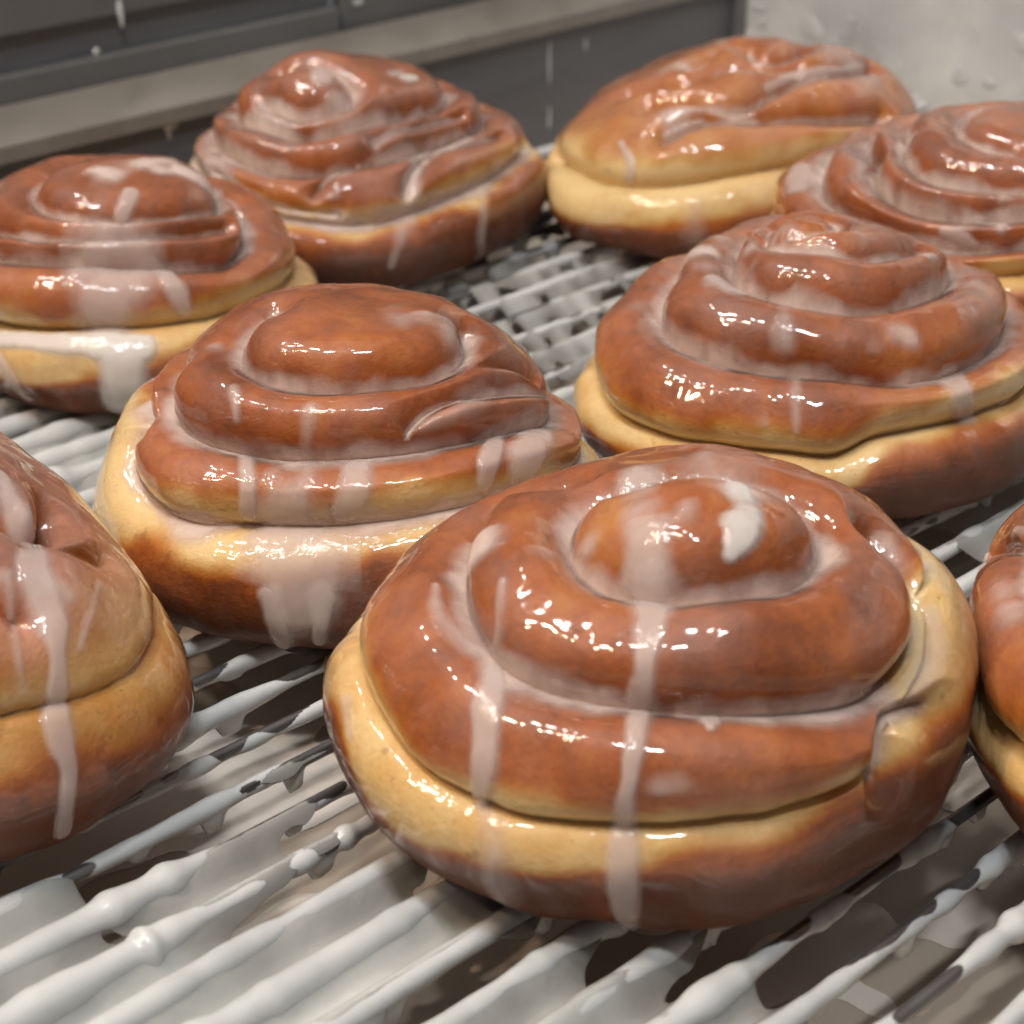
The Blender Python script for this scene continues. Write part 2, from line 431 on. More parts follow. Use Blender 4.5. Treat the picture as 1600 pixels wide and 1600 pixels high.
    T3 = tri(F4)
    # glaze pooled in the creases
    wn_ = fbm(flat0, .011, 3, 21.0 + q[1] * 40)
    wid = spec.get('pool', .0030) * (1 + 1.1 * wn_)
    f = 1 - (pool + .0 + 0 * wn_) / np.maximum(wid, .0003)
    # splashes of veil
    sp = fbm(flat0 * np.array([1, 1, .6]), .016, 3, 33.0 + q[0] * 60)
    f2 = (sp - spec.get('splash', .34)) * 2.2 * sstep(-.004, .004, up) - (1 - sstep(-.1, .3, n1[:, 2])) * .6
    f = np.maximum(f, f2)
    f = np.where(flat1[:, 2] < .006, -1, f)
    m, tr = clip(T3, f)
    if len(tr):
        if spec.get('one_coat'): m, tr = biggest(m, tr)
        th = np.clip(mix(f, m), 0, 1); Pm = mix(flat1, m) + mix(n1, m) * (.00005 + .0007 * np.sqrt(th) * np.minimum(1, th * 2.5))[:, None]
        make_mesh('glaze_coat', Pm, tr, M_COAT, root, {'thick': th}, origin=cen)
    # runs of glaze
    for d in spec['drips']:
        kind, pts = d[0], d[1]
        dn = dense(smooth_path(px(crop, pts), 1), 5)
        ix = pick(P1, N1, dn); Q = flat1[ix]
        if len(Q) > 7:
            Qp = np.concatenate([Q[:1]] * 2 + [Q] + [Q[-1:]] * 2); Q = sum(Qp[i_:i_ + len(Q)] for i_ in range(5)) / 5
        depth = np.linalg.norm(Q - cam_p, axis=1); rad = dn[:, 2] * .5 / FPX * depth * (1 + .34 * vnoise(np.arange(len(dn)) / 11., q[0] * 333 + len(dn)))
        lo_, hi_ = Q.min(0) - .012, Q.max(0) + .012
        near = ((flat1 > lo_) & (flat1 < hi_)).all(1)
        fld = np.full(len(flat1), -1.0)
        ids = np.nonzero(near)[0]
        D, rv = nearest(flat1[ids], Q, rad)
        edge = fbm(flat1[ids] * np.array([1, 1, .35]), .006, 2, 50 + q[0] * 30) * .4 + .08
        fld[ids] = 1 - D / np.maximum(rv * 1.32, .0004) + edge * .6
        fld[flat1[:, 2] < .0006] = -1
        m, tr = clip(T3, fld)
        if not len(tr): continue
        m, tr = biggest(m, tr)
        f_ = np.clip(mix(fld, m), 0, 1)
        h = {'w': .0008, 'd': .0007, 'f': .0004}[kind]
        prof = np.sqrt(np.clip(1 - (1 - f_) ** 2, 0, 1)) * sstep(0, .55, f_)
        th = f_ ** .8 * {'w': 1.25, 'd': 1.15, 'f': .55}[kind]
        Pm = mix(flat1, m) + mix(n1, m) * (.00008 + h * prof)[:, None]
        make_mesh('glaze_drip', Pm, tr, M_WHITE if kind == 'w' else M_DRIP, root, {'thick': th}, origin=cen)
    return root

CA = (500, 680, .6875); CB = (0, 400, .5625); CC = (850, 300, .46875); CD = (0, 660, .425); CE = (0, 0, .5625); CG = (800, 0, .5); CI = (1480, 780, .438)
BUNS = [
 dict(crop=CA, res=(900, 420), rimdep=.5, knobs=[(860, 215, .013, .0035)], label='largest bun at the front centre, two white glaze stripes over its round cap',
  q=[0.02354, 0.30584, 0.05101, 0.05839, 0.00657, -0.00193, 1.03965, 0.35068, 0.61933, 0.0, 0.0, 0.02664, 0.02777, -0.0055, -0.00779, 0.01434, 0.00264],
  rim=[(85, 440), (88, 540), (120, 650), (180, 735), (270, 805), (390, 860), (520, 892), (650, 903), (780, 903), (900, 895), (1000, 885), (1100, 860), (1200, 820), (1270, 760), (1330, 640), (1400, 520), (1410, 420), (1385, 350)],
  low=[(50, 640), (90, 790), (190, 895), (330, 955), (500, 988), (650, 995), (800, 985), (1000, 950), (1130, 900), (1250, 840), (1340, 720), (1440, 600)],
  grooves=[([(560, 112), (420, 150), (330, 215), (298, 300), (310, 400), (365, 490), (450, 545), (560, 580), (700, 602), (850, 620), (1000, 628), (1150, 627), (1250, 615), (1330, 570), (1385, 480), (1388, 380), (1350, 300), (1260, 220)], False, 1.0),
    ([(580, 155), (540, 200), (560, 260), (620, 310), (720, 340), (850, 355), (960, 350), (1060, 330), (1130, 290), (1165, 240), (1150, 190), (1080, 140), (960, 112), (820, 105), (680, 120)], True, .9),
    ([(1400, 610), (1290, 640), (1300, 700), (1275, 780)], False, .8)],
  tints=[(620, 220, .012, .16), (1300, 880, .012, -.12), (560, 400, .012, .1)],
  drips=[('d', [(735, 120, 110), (742, 200, 115), (745, 300, 105)]), ('d', [(750, 350, 130), (755, 410, 80), (745, 480, 68), (740, 560, 68), (725, 640, 58), (712, 720, 58), (700, 800, 52), (690, 870, 52), (690, 925, 66), (690, 960, 58), (690, 1040, 55), (700, 1125, 48)]), ('w', [(940, 140, 90), (960, 200, 92), (950, 240, 70), (930, 275, 50)]),
    ('d', [(405, 510, 60), (385, 600, 70), (378, 690, 66), (370, 780, 66), (368, 835, 60)]), ('f', [(372, 840, 60), (385, 880, 90), (400, 980, 80), (420, 1060, 70)]),
    ('f', [(262, 340, 26), (262, 400, 50), (310, 460, 60), (400, 520, 46), (520, 560, 30), (620, 585, 20)]), ('f', [(415, 330, 40), (405, 480, 36)]), ('d', [(885, 635, 40), (885, 655, 44), (888, 668, 24)]),
    ('f', [(1390, 400, 60), (1400, 500, 70), (1330, 610, 60)]), ('f', [(880, 60, 200), (900, 90, 240)]), ('f', [(1270, 230, 80), (1330, 330, 90)]), ('f', [(60, 600, 30), (70, 690, 40)])]),
 dict(crop=CB, res=(800, 340), label='tall bun left of centre behind the largest bun, wide two-legged glaze run down its front',
  q=[-0.03349, 0.39163, 0.04883, 0.05772, 0.0008, -0.00013, 1.00146, 0.20714, 0.57345, 0.0, 0.0, 0.05776, -0.05008, 0.00689, -0.02699, -0.00132, -0.00018],
  rim=[(400, 450), (348, 510), (340, 590), (360, 660), (420, 715), (520, 752), (650, 758), (800, 757), (950, 752), (1100, 737), (1300, 695), (1500, 645), (1620, 600)], rimpool=True,
  low=[(258, 690), (270, 755), (315, 808), (420, 855), (560, 886), (700, 896), (900, 890), (1000, 875), (1100, 845)],
  grooves=[([(470, 340), (440, 400), (450, 440), (490, 480), (560, 510), (650, 532), (750, 547), (880, 552), (1000, 547), (1150, 527), (1300, 500), (1450, 458), (1560, 440)], True, 1.0),
    ([(760, 150), (665, 200), (640, 250), (655, 290), (700, 322), (780, 346), (880, 356), (980, 348), (1080, 340), (1200, 320), (1280, 290), (1312, 250), (1300, 205)], False, .85),
    ([(1130, 490), (1180, 430), (1270, 390), (1400, 372), (1500, 372), (1550, 385)], False, .5), ([(1290, 292), (1400, 300), (1490, 345)], False, .4)],
  pale=.95, tints=[(330, 640, .012, .06), (880, 240, .012, .06)],
  drips=[('f', [(1110, 170, 110), (1070, 250, 100), (1020, 330, 100), (1000, 430, 80)]), ('d', [(1000, 540, 80), (985, 640, 100), (960, 725, 90)]), ('d', [(820, 775, 300), (830, 860, 270), (830, 940, 210)]), ('d', [(745, 940, 80), (765, 1010, 56), (790, 1085, 40)]), ('d', [(905, 940, 80), (895, 1010, 60), (885, 1075, 44)]),
    ('f', [(650, 360, 36), (660, 460, 40)]), ('d', [(680, 520, 56), (690, 620, 60), (690, 725, 56)]), ('f', [(860, 420, 60), (850, 500, 50), (860, 580, 66), (850, 690, 66)]), ('d', [(1392, 488, 50), (1362, 560, 48), (1342, 640, 40)]), ('d', [(1500, 470, 90), (1480, 540, 96), (1450, 620, 90)]), ('f', [(600, 250, 46), (598, 290, 70), (650, 330, 60)]),
    ('f', [(1400, 300, 70), (1300, 420, 90), (1180, 480, 80)])]),
 dict(crop=CC, res=(760, 340), knobs=[(900, 170, .014, .003)], veil=.05, label='bun at middle right with a small curled knot on top and pale frayed seam',
  q=[0.07085, 0.45125, 0.0541, 0.05192, -0.00117, 0.0011, 1.05954, 0.29197, 0.61199, 0.0, 0.0, -0.00802, 0.04742, -0.00273, -0.03561, 0.00611, 0.00867],
  rim=[(150, 560), (145, 640), (170, 710), (220, 760), (300, 795), (420, 832), (560, 852), (700, 868), (850, 885), (960, 900), (1030, 875), (1090, 820), (1250, 790), (1400, 760), (1600, 690)],
  low=[(110, 720), (180, 820), (300, 880), (600, 960), (900, 1010), (1040, 990), (1110, 905), (1200, 862), (1350, 830), (1600, 750)],
  grooves=[([(400, 290), (350, 340), (340, 400), (380, 450), (450, 492), (560, 530), (700, 562), (850, 578), (1000, 592), (1150, 607), (1300, 605), (1420, 572), (1520, 520), (1585, 450), (1570, 370), (1520, 290)], True, 1.0),
    ([(700, 120), (640, 155), (607, 210), (622, 262), (680, 312), (780, 342), (900, 366), (1020, 376), (1150, 366), (1260, 342), (1350, 300), (1385, 245), (1350, 190)], True, .95),
    ([(740, 150), (760, 115), (830, 100), (930, 112), (950, 150), (900, 180), (820, 175)], False, .5), ([(735, 150), (760, 190), (830, 205), (900, 212), (980, 230), (1060, 238), (1150, 218), (1260, 190)], False, .7)],
  tints=[(1400, 680, .016, .16), (1100, 850, .01, .1), (930, 170, .005, .2)], pale=.9, fade=.010,
  drips=[('d', [(560, 200, 40), (550, 260, 70), (600, 320, 80), (700, 352, 50), (800, 372, 20)]), ('d', [(330, 370, 40), (350, 430, 60), (430, 490, 36)]), ('f', [(830, 480, 60), (835, 560, 60), (840, 650, 44), (840, 750, 46), (842, 805, 36)]), ('d', [(1340, 620, 130), (1380, 650, 110), (1395, 710, 70), (1405, 755, 60)]),
    ('d', [(1090, 215, 36), (1140, 195, 80), (1190, 190, 50)]), ('d', [(1280, 215, 50), (1330, 215, 40)]), ('f', [(800, 380, 80), (800, 520, 70)]), ('f', [(1440, 260, 120), (1430, 380, 110), (1420, 440, 60)])]),
 dict(crop=CD, one_coat=True, rimdep=.22, knobs=[(150, 350, .012, .0016)], res=(760, 360), label='bun cut off by the left edge at the front, long milky run down its side',
  q=[-0.10541, 0.31884, 0.04832, 0.06588, -0.02038, 0.00029, 0.88673, 0.22797, 0.59678, 0.0, 0.0, -0.03129, -0.03669, 0.00656, -0.02548, 0.02048, -0.02112],
  rim=[(560, 600), (580, 700), (570, 820), (490, 920), (360, 995), (200, 1040), (0, 1080)],
  low=[(690, 900), (640, 1050), (500, 1160), (350, 1225), (200, 1270), (0, 1300)],
  grooves=[([(195, 330), (192, 400), (140, 435), (60, 400), (0, 330), (-150, 300)], False, 1.05), ([(110, 470), (250, 480), (380, 520)], False, .35), ([(-100, 650), (0, 700), (60, 740)], False, .4)],
  pale=.52, fade=.022, tints=[(80, 1230, .009, .18), (560, 960, .008, .15)], veil=.16,
  drips=[('d', [(-20, 200, 110), (60, 330, 110), (100, 450, 110), (150, 600, 110), (190, 750, 90), (215, 900, 80), (200, 1050, 90), (215, 1150, 90), (262, 1280, 84), (240, 1400, 76), (228, 1510, 60)]), ('f', [(20, 560, 60), (55, 800, 60), (85, 1000, 60)]), ('f', [(365, 590, 50), (330, 700, 50), (290, 840, 36)]), ('f', [(150, 560, 120), (250, 640, 100)])]),
 dict(crop=CE, res=(620, 280), veil=.06, label='bun at the upper left edge, pale band flooded with white glaze below a white stripe',
  q=[-0.09639, 0.50775, 0.04754, 0.05127, -0.0076, -0.0002, 1.00988, 0.28333, 0.61754, 0.0, 0.0, -0.02292, 0.00068, -0.00702, -0.00324, 0.00311, 0.00168],
  rim=[(-200, 850), (-100, 890), (0, 912), (100, 918), (200, 914), (400, 902), (550, 885), (650, 860), (750, 820), (840, 760)],
  low=[(-150, 1000), (0, 1045), (100, 1060), (250, 1060), (400, 1035), (520, 1000), (700, 930)],
  grooves=[([(-180, 640), (-80, 690), (0, 712), (200, 718), (400, 717), (550, 722), (650, 716), (700, 680), (716, 630), (690, 570), (620, 515)], True, 1.0),
    ([(160, 460), (85, 500), (75, 530), (110, 575), (220, 600), (380, 592), (520, 582), (610, 570)], True, .7), ([(-60, 610), (0, 638), (100, 660), (250, 666), (400, 642), (640, 626)], False, .6)],
  pale=.9, pool=.0026,
  drips=[('d', [(395, 440, 70), (370, 520, 56), (340, 600, 50), (320, 680, 44)]), ('d', [(320, 735, 200), (300, 820, 190), (290, 890, 170)]), ('d', [(430, 735, 60), (490, 800, 56), (512, 870, 44)]), ('w', [(-60, 930, 60), (0, 942, 70), (150, 950, 70), (300, 955, 90), (400, 965, 70)]), ('w', [(345, 980, 140), (345, 1060, 90), (345, 1135, 80)]), ('d', [(0, 1000, 50), (50, 1080, 60), (90, 1110, 30)]), ('f', [(620, 600, 80), (520, 480, 100)])]),
 dict(crop=CE, res=(620, 280), veil=.09, knobs=[(860, 230, .015, .005)], label='high peaked bun at the back beside the rail, white glaze caught near its peak',
  q=[-0.04421, 0.59986, 0.05337, 0.0538, -0.00744, 0.00043, 1.18293, 0.27135, 0.62045, 0.0, 0.0, -0.04535, 0.06534, 0.02619, 0.01134, 0.00229, 0.01301],
  rim=[(530, 460), (590, 520), (680, 575), (790, 610), (900, 622), (1000, 625), (1100, 610), (1200, 570), (1320, 520), (1430, 460), (1470, 400)], rimpool=True,
  low=[(700, 640), (880, 680), (1000, 690), (1150, 660), (1280, 610), (1380, 550), (1480, 460)],
  grooves=[([(590, 400), (650, 440), (720, 458), (800, 470), (900, 470), (1000, 446), (1100, 428), (1200, 400), (1320, 350)], True, .9), ([(700, 345), (760, 356), (830, 372), (930, 352), (1050, 332), (1200, 292)], True, .9), ([(745, 300), (800, 322), (880, 324), (960, 302), (1000, 280), (960, 230), (880, 215), (790, 235)], False, .8),
    ([(870, 545), (900, 490), (1000, 440)], False, .46), ([(1040, 402), (1080, 372), (1180, 342), (1290, 318)], False, .46), ([(1130, 545), (1132, 490), (1180, 432), (1280, 392), (1400, 375)], False, .46), ([(600, 480), (640, 510), (700, 555), (800, 585), (950, 595)], False, .46)],
  pool=.0040, pale=.9, W=.009,
  drips=[('w', [(980, 262, 50), (1060, 240, 70), (1150, 215, 50)]), ('d', [(890, 200, 44), (925, 260, 60), (950, 310, 40)]), ('d', [(1150, 560, 44), (1132, 500, 50), (1175, 430, 40)]), ('f', [(1130, 610, 60), (1085, 745, 36)]), ('f', [(1345, 580, 50), (1330, 710, 40)]), ('d', [(770, 230, 50), (740, 280, 46), (735, 310, 30)]), ('d', [(560, 430, 60), (640, 530, 60), (760, 600, 44), (900, 635, 36), (1040, 640, 22)])]),
 dict(crop=CG, res=(620, 280), veil=.07, label='flattened orange-gold bun at the back right, in front of the smeared steel corner',
  q=[0.06788, 0.62765, 0.05801, 0.05139, 0.01064, -0.00043, 1.0273, 0.27605, 0.6716, 0.0, 0.0, 0.01217, 0.06265, 0.02332, -0.0351, -0.00177, -0.00337],
  rim=[(105, 460), (200, 530), (300, 560), (420, 572), (560, 560), (700, 535), (850, 510), (1000, 485), (1200, 440)],
  low=[(105, 600), (160, 670), (260, 705), (400, 708), (600, 690), (780, 655)],
  grooves=[([(470, 432), (520, 402), (600, 372), (700, 358), (850, 356), (1000, 366), (1160, 362)], False, .8), ([(430, 332), (550, 312), (660, 334), (740, 322), (810, 270), (900, 232), (1020, 216), (1130, 218)], False, .9), ([(360, 290), (450, 262), (560, 250), (620, 222), (700, 205), (800, 212), (900, 215)], False, .6),
    ([(740, 165), (780, 196), (850, 190), (885, 150), (840, 125), (770, 135)], False, .7), ([(560, 210), (620, 180), (700, 150)], False, .6)],
  brown=.30, pale=.92, fade=.012, pool=.0026, tints=[(250, 450, .02, .16), (500, 520, .015, .12)],
  drips=[('d', [(740, 320, 36), (810, 270, 44), (900, 232, 36), (1100, 212, 30)]), ('f', [(580, 640, 90), (570, 760, 60)]), ('d', [(340, 440, 30), (380, 520, 30), (360, 590, 30)]), ('d', [(480, 430, 26), (560, 388, 30), (660, 362, 22)]), ('f', [(1000, 160, 120), (1120, 260, 110)]), ('f', [(1180, 330, 100), (1240, 380, 80)])]),
 dict(crop=CG, res=(620, 280), veil=.07, label='bun cut off by the upper right edge, its spiral thickly outlined with milky glaze',
  q=[0.13249, 0.53812, 0.06019, 0.05517, 0.00353, -0.00097, 0.90621, 0.34816, 0.62, 0.0, 0.0, 0.06592, -0.02036, -0.01777, 0.01171, 0.00964, -0.00929],
  rim=[(790, 700), (900, 760), (1100, 830), (1400, 860), (1600, 850)], low=[(800, 800), (1000, 900), (1400, 960), (1600, 950)],
  grooves=[([(960, 500), (935, 560), (960, 622), (1030, 668), (1120, 700), (1300, 760), (1500, 770), (1650, 740)], True, .9), ([(1130, 480), (1108, 530), (1140, 582), (1200, 622), (1300, 652), (1450, 662), (1620, 650)], True, 1.0), ([(1230, 420), (1205, 455), (1235, 502), (1300, 542), (1400, 562), (1600, 570)], True, .9), ([(1400, 370), (1385, 405), (1450, 432), (1600, 470)], True, .7)],
  pool=.0036, pale=.8,
  drips=[('d', [(905, 520, 60), (880, 580, 80), (920, 650, 70), (1000, 690, 50)]), ('f', [(1100, 500, 60), (1080, 560, 60), (1130, 620, 50)]), ('d', [(1340, 720, 30), (1400, 740, 50), (1450, 770, 30)]), ('d', [(1390, 690, 36), (1480, 700, 40), (1560, 720, 30)])]),
 dict(crop=CI, res=(620, 300), label='bun cut off by the right edge at the front, touching the largest bun',
  q=[0.12806, 0.30487, 0.05373, 0.0624, 0.00431, -0.00054, 0.93071, 0.31163, 0.63031, 0.0, 0.0, -0.02778, 0.00496, 0.0159, -0.00057, -0.01541, -0.00083],
  rim=[(80, 560), (100, 700), (130, 800), (190, 860), (274, 940), (600, 1100), (1000, 1160)], low=[(90, 800), (140, 930), (200, 1010), (274, 1080), (600, 1250), (1000, 1330)],
  grooves=[([(120, 240), (160, 180), (220, 150), (300, 180)], False, .5), ([(300, 100), (240, 280), (330, 480), (600, 620), (1000, 680)], True, .8)],
  pale=.85, drips=[('d', [(125, 225, 30), (150, 205, 30)]), ('f', [(200, 330, 160), (230, 420, 130)]), ('f', [(85, 420, 40), (95, 600, 40), (110, 760, 34)])]),
]
for i, b in enumerate(BUNS): build_bun(b)

# ------------------------------------------------------------------ conveyor belt of parallel wires
DV = np.array([3600., 3649.]); DV /= np.linalg.norm(DV); NV = np.array([-DV[1], DV[0]])
S_END, N_RAIL = .66, .526
N_BELT = float(NV @ ground(850, 228))
LAM = .0117; S0 = -.10
g0 = ground(0, 1500); PH0 = (NV @ g0) % LAM
covpts = [(100,1500,1.0),(300,1520,.95),(60,1420,.5),(500,1570,.75),(250,1400,.45),(450,1370,.25),(620,1460,.35),(750,1550,.3),(900,1560,.75),(1000,1500,.4),(1150,1590,.5),(1300,1450,-.5),(1400,1560,-.5),(1550,1500,-.6),(1300,1350,-.6),(1500,1300,-.6),
  (400,1100,-.25),(450,1200,-.2),(350,1040,-.3),(150,1330,-.5),(300,1260,-.3),(60,700,.9),(150,680,.8),(80,790,.35),(200,650,.6),(10,660,.6),(800,430,-.02),(850,520,.05),(700,430,-.15),(850,380,-.4),(950,420,.05),(870,560,.05),(760,500,.0),(1500,830,.25),(1570,770,.25),(1480,900,.2),(-300,1500,.8),(1900,1500,-.4),(1800,800,.6),(-300,700,.6),(900,100,0),(500,1050,-.2)]
cg = np.array([ground(u, v) for u, v, _ in covpts]); cv = np.array([c for *_, c in covpts])
def coverage(x, y):
    x = np.asarray(x, float); y = np.asarray(y, float); num = 0; den = 0
    for (gx, gy), c in zip(cg, cv):
        w = 1 / (((x - gx) ** 2 + (y - gy) ** 2) / (gy * gy) + 2e-4) ** 1.6; num = num + w * c; den = den + w
    return num / den
belt = thing('conveyor_belt', 'conveyor of parallel steel wires under the buns, dripping with white glaze', 'conveyor belt', (0, .4, 0))
BO = np.array([0, .4, 0])
def tube(s, cen, rad, ring=12, sag=None):
    ang = np.linspace(0, 2 * np.pi, ring, endpoint=False)
    n3 = np.array([NV[0], NV[1], 0]); z3 = np.array([0, 0, 1.])
    R = rad if rad.ndim == 2 else rad[:, None]
    P = cen[:, None] + n3 * (np.cos(ang) * R)[..., None] + z3 * (np.sin(ang) * R)[..., None]
    return P
k0 = int(math.ceil((.02 - PH0) / LAM)); k1 = int((N_BELT - PH0) / LAM)
rodrng = np.random.RandomState(3)
for k in range(k0, k1 + 1):
    n = PH0 + k * LAM
    ns = 60; s = np.linspace(S0, S_END - .012, ns)
    xy = s[:, None] * DV + n * NV; cen = np.concatenate([xy, np.full((ns, 1), -.0014)], 1)
    rod = make_mesh('rod', tube(s, cen, np.full(ns, .0012), 20).reshape(-1, 3), grid_faces(ns, 20, True), M_ROD, belt, origin=BO)
    # glaze clinging to the wire
    ymid = n * NV[1]
    ns = 1500; s = np.linspace(S0, S_END - .013, ns); xy = s[:, None] * DV + n * NV
    c = coverage(xy[:, 0], xy[:, 1])
    r = .0013 + .0012 * np.clip(c + .35, 0, 1.3) + .00045 * vnoise(s / .022, k * 7.7) + .00028 * vnoise(s / .006, k * 3.1, 5.)
    r = r - .0012 * np.clip(vnoise(s / .05, k * 1.7, 9.) - .1, 0, 1) * (c < .3) + .0010 * (c < 0) * np.clip(vnoise(s / .035, k * 2.9, 3.), 0, 1)
    for _ in range(22):
        sb = rodrng.uniform(S0, S_END); w = rodrng.uniform(.0016, .004)
        r = r + rodrng.uniform(.0003, .0011) * np.exp(-((s - sb) / w) ** 2)
    r = np.maximum(r, .0006)
    ang = np.linspace(0, 2 * np.pi, 20, endpoint=False)
    # drops hang below: radius grows downwards at random places
    hang = np.zeros(ns)
    for _ in range(26):
        sb = rodrng.uniform(S0, S_END); w = rodrng.uniform(.0012, .0028)
        hang += rodrng.uniform(.001, .0045) * np.exp(-((s - sb) / w) ** 4)
    R = r[:, None] * np.ones(20)[None]; R = R + hang[:, None] * np.clip(-np.sin(ang), 0, 1)[None] ** 6
    wob = .0003 * vnoise(s / .04, k * 5.1, 2.)
    cen = np.concatenate([xy + wob[:, None] * NV, np.full((ns, 1), -.0016)], 1)
    make_mesh('glaze_coating', tube(s, cen, R, 20).reshape(-1, 3), grid_faces(ns, 20, True), M_BELT, rod, origin=BO)

# films of glaze hanging between the wires
NRW, NCL = 760, 620
yy = .20 * (1.0 / .20) ** np.linspace(0, 1, NRW); rx = np.linspace(-.42, .42, NCL)
X = yy[:, None] * rx[None]; Y = np.repeat(yy[:, None], NCL, 1)
S = X * DV[0] + Y * DV[1]; Nn = X * NV[0] + Y * NV[1]
u = ((Nn - PH0) / LAM); fr = np.abs(u - np.round(u)) * 2      # 0 on a wire, 1 midway
cvg = coverage(X, Y)
gapid = np.floor(u)
nz = .75 * vnoise(S / .034, gapid * 3.37 + .5, 1.5) + .22 * vnoise(S / .012, u * 1.3, 4.) + .07 * vnoise(S / .0045, u * 3., 8.)
far = sstep(.38, .55, Y)
fld = cvg * .95 - .20 + nz * (.85 - .3 * far) + far * (.5 * vnoise(S / .012, u * .6, 31.) + .55 * vnoise(S / .0045, u * .75, 41.)) + (1 - fr) ** 2 * .30 - fr * .10
fld = np.where((Nn < N_BELT - .003) & (S < S_END - .014), fld, -1)
thf = np.sqrt(np.clip(fld, 0, 1))
sagz = -.0008 + .0011 * np.clip(cvg, 0, 1) - (.0036 + .0022 * np.clip(cvg, 0, 1)) * np.sin(np.pi * np.clip(fr, 0, 1) / 2) ** 2 + .0003 * vnoise(S / .03, u * 1.1, 12.) + .00010 * vnoise(S / .008, u * 2, 15.)
film_t = .0012 * np.minimum(thf, .6)
top = np.stack([X, Y, sagz + film_t], -1).reshape(-1, 3); bot = np.stack([X, Y, sagz - film_t], -1).reshape(-1, 3)
T3 = tri(grid_faces(NRW, NCL)); m, tr = clip(T3, fld.ravel())
mt = mix(top, m); mb = mix(bot, m)
film = make_mesh('glaze_film', np.concatenate([mt, mb]), np.concatenate([tr, tr[:, ::-1] + len(mt)]), M_FILM, None, {'thick': np.concatenate([np.clip(mix(fld.ravel(), m), 0, 1)] * 2)}, origin=BO)
film.parent = belt; film.location = (0, 0, 0); film['kind'] = 'stuff'

# ------------------------------------------------------------------ drip tray and housing
def P3(s, n, z): v = s * DV + n * NV; return (v[0], v[1], z)
def sbox(name, s0, s1, n0, n1, z0, z1, mat, parent=None, bev=.0008, origin=(0, 0, 0)):
    import bmesh
    bm = bmesh.new()
    vs = [bm.verts.new(P3(s, n, z)) for s in (s0, s1) for n in (n0, n1) for z in (z0, z1)]
    for f in ((0, 1, 3, 2), (4, 6, 7, 5), (0, 4, 5, 1), (2, 3, 7, 6), (0, 2, 6, 4), (1, 5, 7, 3)): bm.faces.new([vs[i] for i in f])
    bmesh.ops.recalc_face_normals(bm, faces=bm.faces)
    if bev: bmesh.ops.bevel(bm, geom=bm.edges[:], offset=bev, segments=2, affect='EDGES', profile=.6)
    bmesh.ops.translate(bm, verts=bm.verts, vec=-Vector(origin))
    me = bpy.data.meshes.new(name); bm.to_mesh(me); bm.free(); me.materials.append(mat)
    o = bpy.data.objects.new(name, me); col.objects.link(o)
    if parent: o.parent = parent
    else: o.location = origin
    return o
ZT = -.024
tray = sbox('drip_tray', -.6, S_END - .002, -.5, N_RAIL - .002, ZT - .01, ZT, M_TRAY)
tray['label'] = 'tan drip tray with puddles of glaze below the wire belt'; tray['category'] = 'tray'
ty = .20 * (1.1 / .20) ** np.linspace(0, 1, 420); trx = np.linspace(-.45, .45, 420)
X = ty[:, None] * trx[None]; Y = np.repeat(ty[:, None], 420, 1); S = X * DV[0] + Y * DV[1]; Nn = X * NV[0] + Y * NV[1]
pf = .8 * vnoise(S / .035, Nn / .014, 2.) + .25 * vnoise(S / .010, Nn / .007, 6.) + .35 * coverage(X, Y) + .08
pf = np.where((Nn < N_RAIL - .004) & (S < S_END - .004), pf, -1)
m, tr = clip(tri(grid_faces(420, 420)), pf.ravel())
tp = mix(np.stack([X, Y, ZT + .00005 + .0009 * np.sqrt(np.clip(pf, 0, .4))], -1).reshape(-1, 3), m)
make_mesh('glaze_puddle', tp, tr, M_PUDDLE, tray)['kind'] = 'stuff'

ZR = .031
def blob(name, s, n, z, axis, wid, hei, dep, mat, parent, seed, tail=0):
    """flattened splash of glaze on a face; axis 'n' lies on a face looking along -n, 's' along -s, 'z' on top"""
    r = np.random.RandomState(seed); nu, nv = 26, 9
    th = np.linspace(0, 2 * np.pi, nu, endpoint=False); edge = 1 + .18 * np.sin(2 * th + r.rand() * 6) + .12 * np.sin(3 * th + r.rand() * 6)
    rows = []
    for q_ in np.linspace(0, 1, nv):
        rad = math.sin(q_ * math.pi / 2); h = math.cos(q_ * math.pi / 2)
        a_ = np.cos(th) * edge * rad * wid; b_ = np.sin(th) * edge * rad * hei
        b_ = np.where(b_ < 0, b_ - tail * rad * np.clip(-np.sin(th), 0, 1) ** 8, b_)
        if axis == 'n': rows.append([P3(s + x, n - h * dep, z + y_) for x, y_ in zip(a_, b_)])
        elif axis == 's': rows.append([P3(s - h * dep, n + x, z + y_) for x, y_ in zip(a_, b_)])
        else: rows.append([P3(s + x, n + y_, z + h * dep) for x, y_ in zip(a_, b_)])
    V = np.array(rows).reshape(-1, 3)
    make_mesh(name, V, grid_faces(nv, nu, True), mat, parent)
def on_plane(u, v, s=None, n=None):
    """photo point -> (s, n, z) on a vertical plane n=const or s=const"""
    d2 = np.array([u - 800, FPX * CP - (v - 800) * SP]); dz = -FPX * SP - (v - 800) * CP
    if n is not None: t = n / (NV @ d2)
    else: t = s / (DV @ d2)
    p = d2 * t; return DV @ p, NV @ p, CAM_H + dz * t
M_SPL = belt_glaze_mat(); M_SPL.name = 'splashed_glaze'
rail = sbox('side_rail', -.4, S_END - .001, N_RAIL, N_RAIL + .004, ZT - .01, ZR - .0025, M_RAIL)
rail['label'] = 'dark grey side rail with a lighter worn top, running behind the back buns'; rail['category'] = 'rail'
sbox('rail_top', -.4, S_END - .001, N_RAIL - .0012, N_RAIL + .036, ZR - .002, ZR, M_LIP, rail)
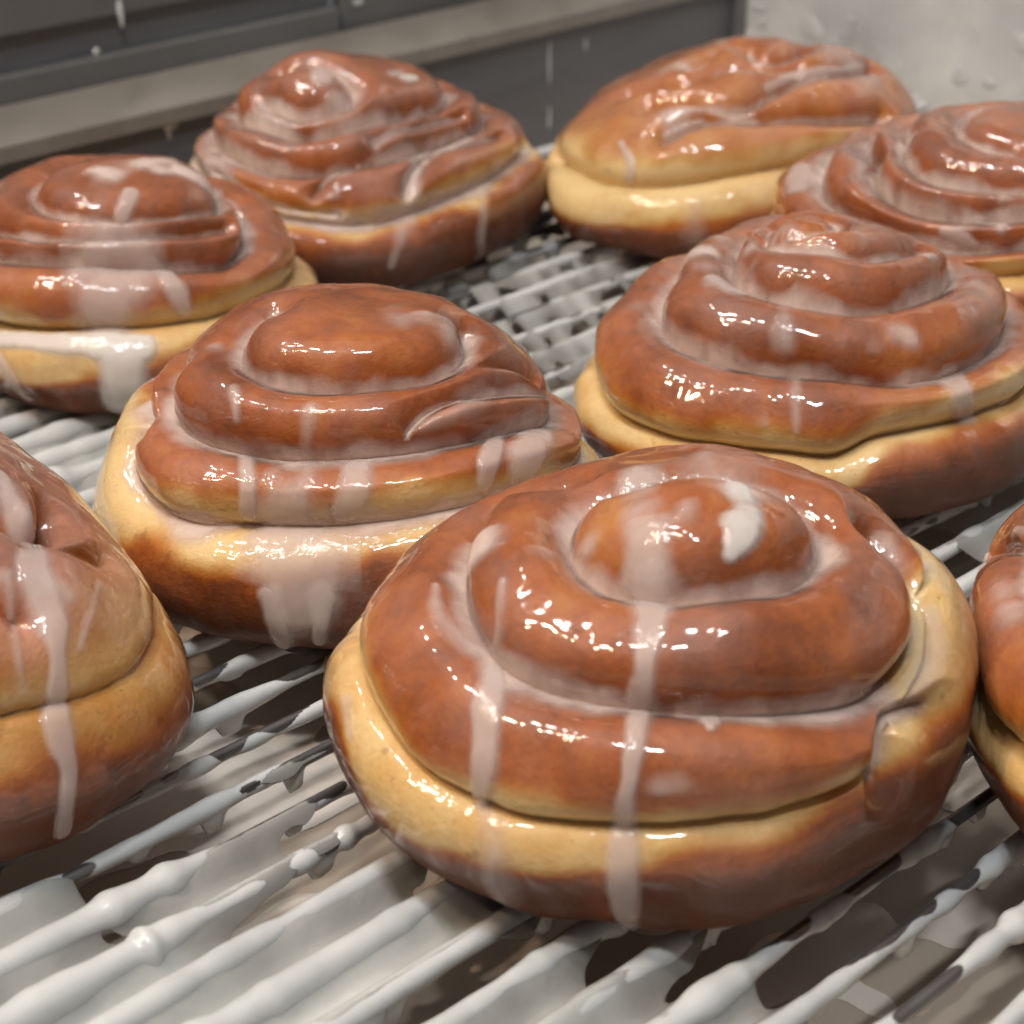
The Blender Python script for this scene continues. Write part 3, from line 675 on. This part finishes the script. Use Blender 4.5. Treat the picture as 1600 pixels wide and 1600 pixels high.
sbox('rail_edge', -.4, S_END - .001, N_RAIL - .0036, N_RAIL - .0014, ZR - .0052, ZR + .0003, M_LIP, rail, .0006)
for i, (u, v, w, h, tl) in enumerate([(262, 196, .0022, .0008, .004), (272, 185, .0012, .0022, .002), (365, 165, .0030, .0035, .001), (858, 95, .0006, .0080, 0), (858, 185, .0006, .0040, 0), (915, 70, .0007, .0028, 0), (345, 190, .001, .002, 0)]):
    s_, n_, z_ = on_plane(u, v, n=N_RAIL - .0001)
    blob('glaze_splash', s_, N_RAIL - .0001, z_, 'n', w, h, .0005, M_SPL, rail, i, tl)
NB = N_RAIL + .0365
panel = sbox('back_panel', -.4, .475, NB + .004, NB + .008, ZR + .0245, ZR + .20, M_PANEL)
panel['label'] = 'dark grey machine panel rising behind the rail at upper left'; panel['category'] = 'panel'
sj, _, _ = on_plane(525, 20, n=NB + .004)
panel.hide_render = False
bpy.data.objects.remove(panel)
panel = sbox('back_panel', -.4, sj - .0015, NB + .002, NB + .008, ZR + .020, ZR + .20, M_PANEL)
panel['label'] = 'dark grey machine panel above the rail at upper left, with white splashes'; panel['category'] = 'panel'; panel['group'] = 'panels behind the rail'
foot = sbox('base_strip', -.4, sj - .0015, NB + .0005, NB + .008, ZR - .004, ZR + .008, M_PANEL, panel)
sbox('recess', -.4, sj - .0016, NB + .006, NB + .009, ZR + .0081, ZR + .0199, M_RAIL, panel, 0)
for i, (u, v, w, h) in enumerate([(188, 20, .0012, .0042), (150, 80, .0011, .0012), (152, 96, .0005, .002)]):
    s_, n_, z_ = on_plane(u, v, n=NB + .002)
    blob('glaze_splash', s_, NB + .002, z_, 'n', w, h, .0008, M_SPL, panel, 20 + i)
p2 = sbox('back_panel', sj + .0015, S_END + .05, NB + .002, NB + .008, ZR - .004, ZR + .20, M_PANEL)
p2['label'] = 'dark grey machine panel above the rail, right of the vertical seam'; p2['category'] = 'panel'; p2['group'] = 'panels behind the rail'
s_, n_, z_ = on_plane(560, 4, n=NB + .002)
blob('glaze_splash', s_, NB + .002, z_, 'n', .002, .0016, .0008, M_SPL, p2, 31)
endp = sbox('end_panel', S_END, S_END + .004, -.3, N_RAIL + .03, ZT - .01, .30, M_END)
endp['label'] = 'bright smeared stainless end panel at upper right with glaze spots'; endp['category'] = 'panel'
sbox('corner_seam', S_END - .003, S_END - .0002, N_RAIL - .006, N_RAIL - .0002, ZT - .01, .30, M_RAIL, endp, .0005)
for i, (u, v, w, h) in enumerate([(1192, 36, .0022, .0022), (1170, 58, .003, .003), (1185, 12, .004, .0018), (1268, 45, .0050, .0050), (1403, 112, .0022, .0028), (1432, 158, .0030, .0018), (1500, 120, .004, .003), (1597, 68, .003, .004), (1545, 130, .003, .002), (1330, 30, .002, .001)]):
    s_, n_, z_ = on_plane(u, v, s=S_END - .0001)
    blob('glaze_splash', S_END - .0001, n_, z_, 's', w, h, .0005, M_SPL, endp, 40 + i)
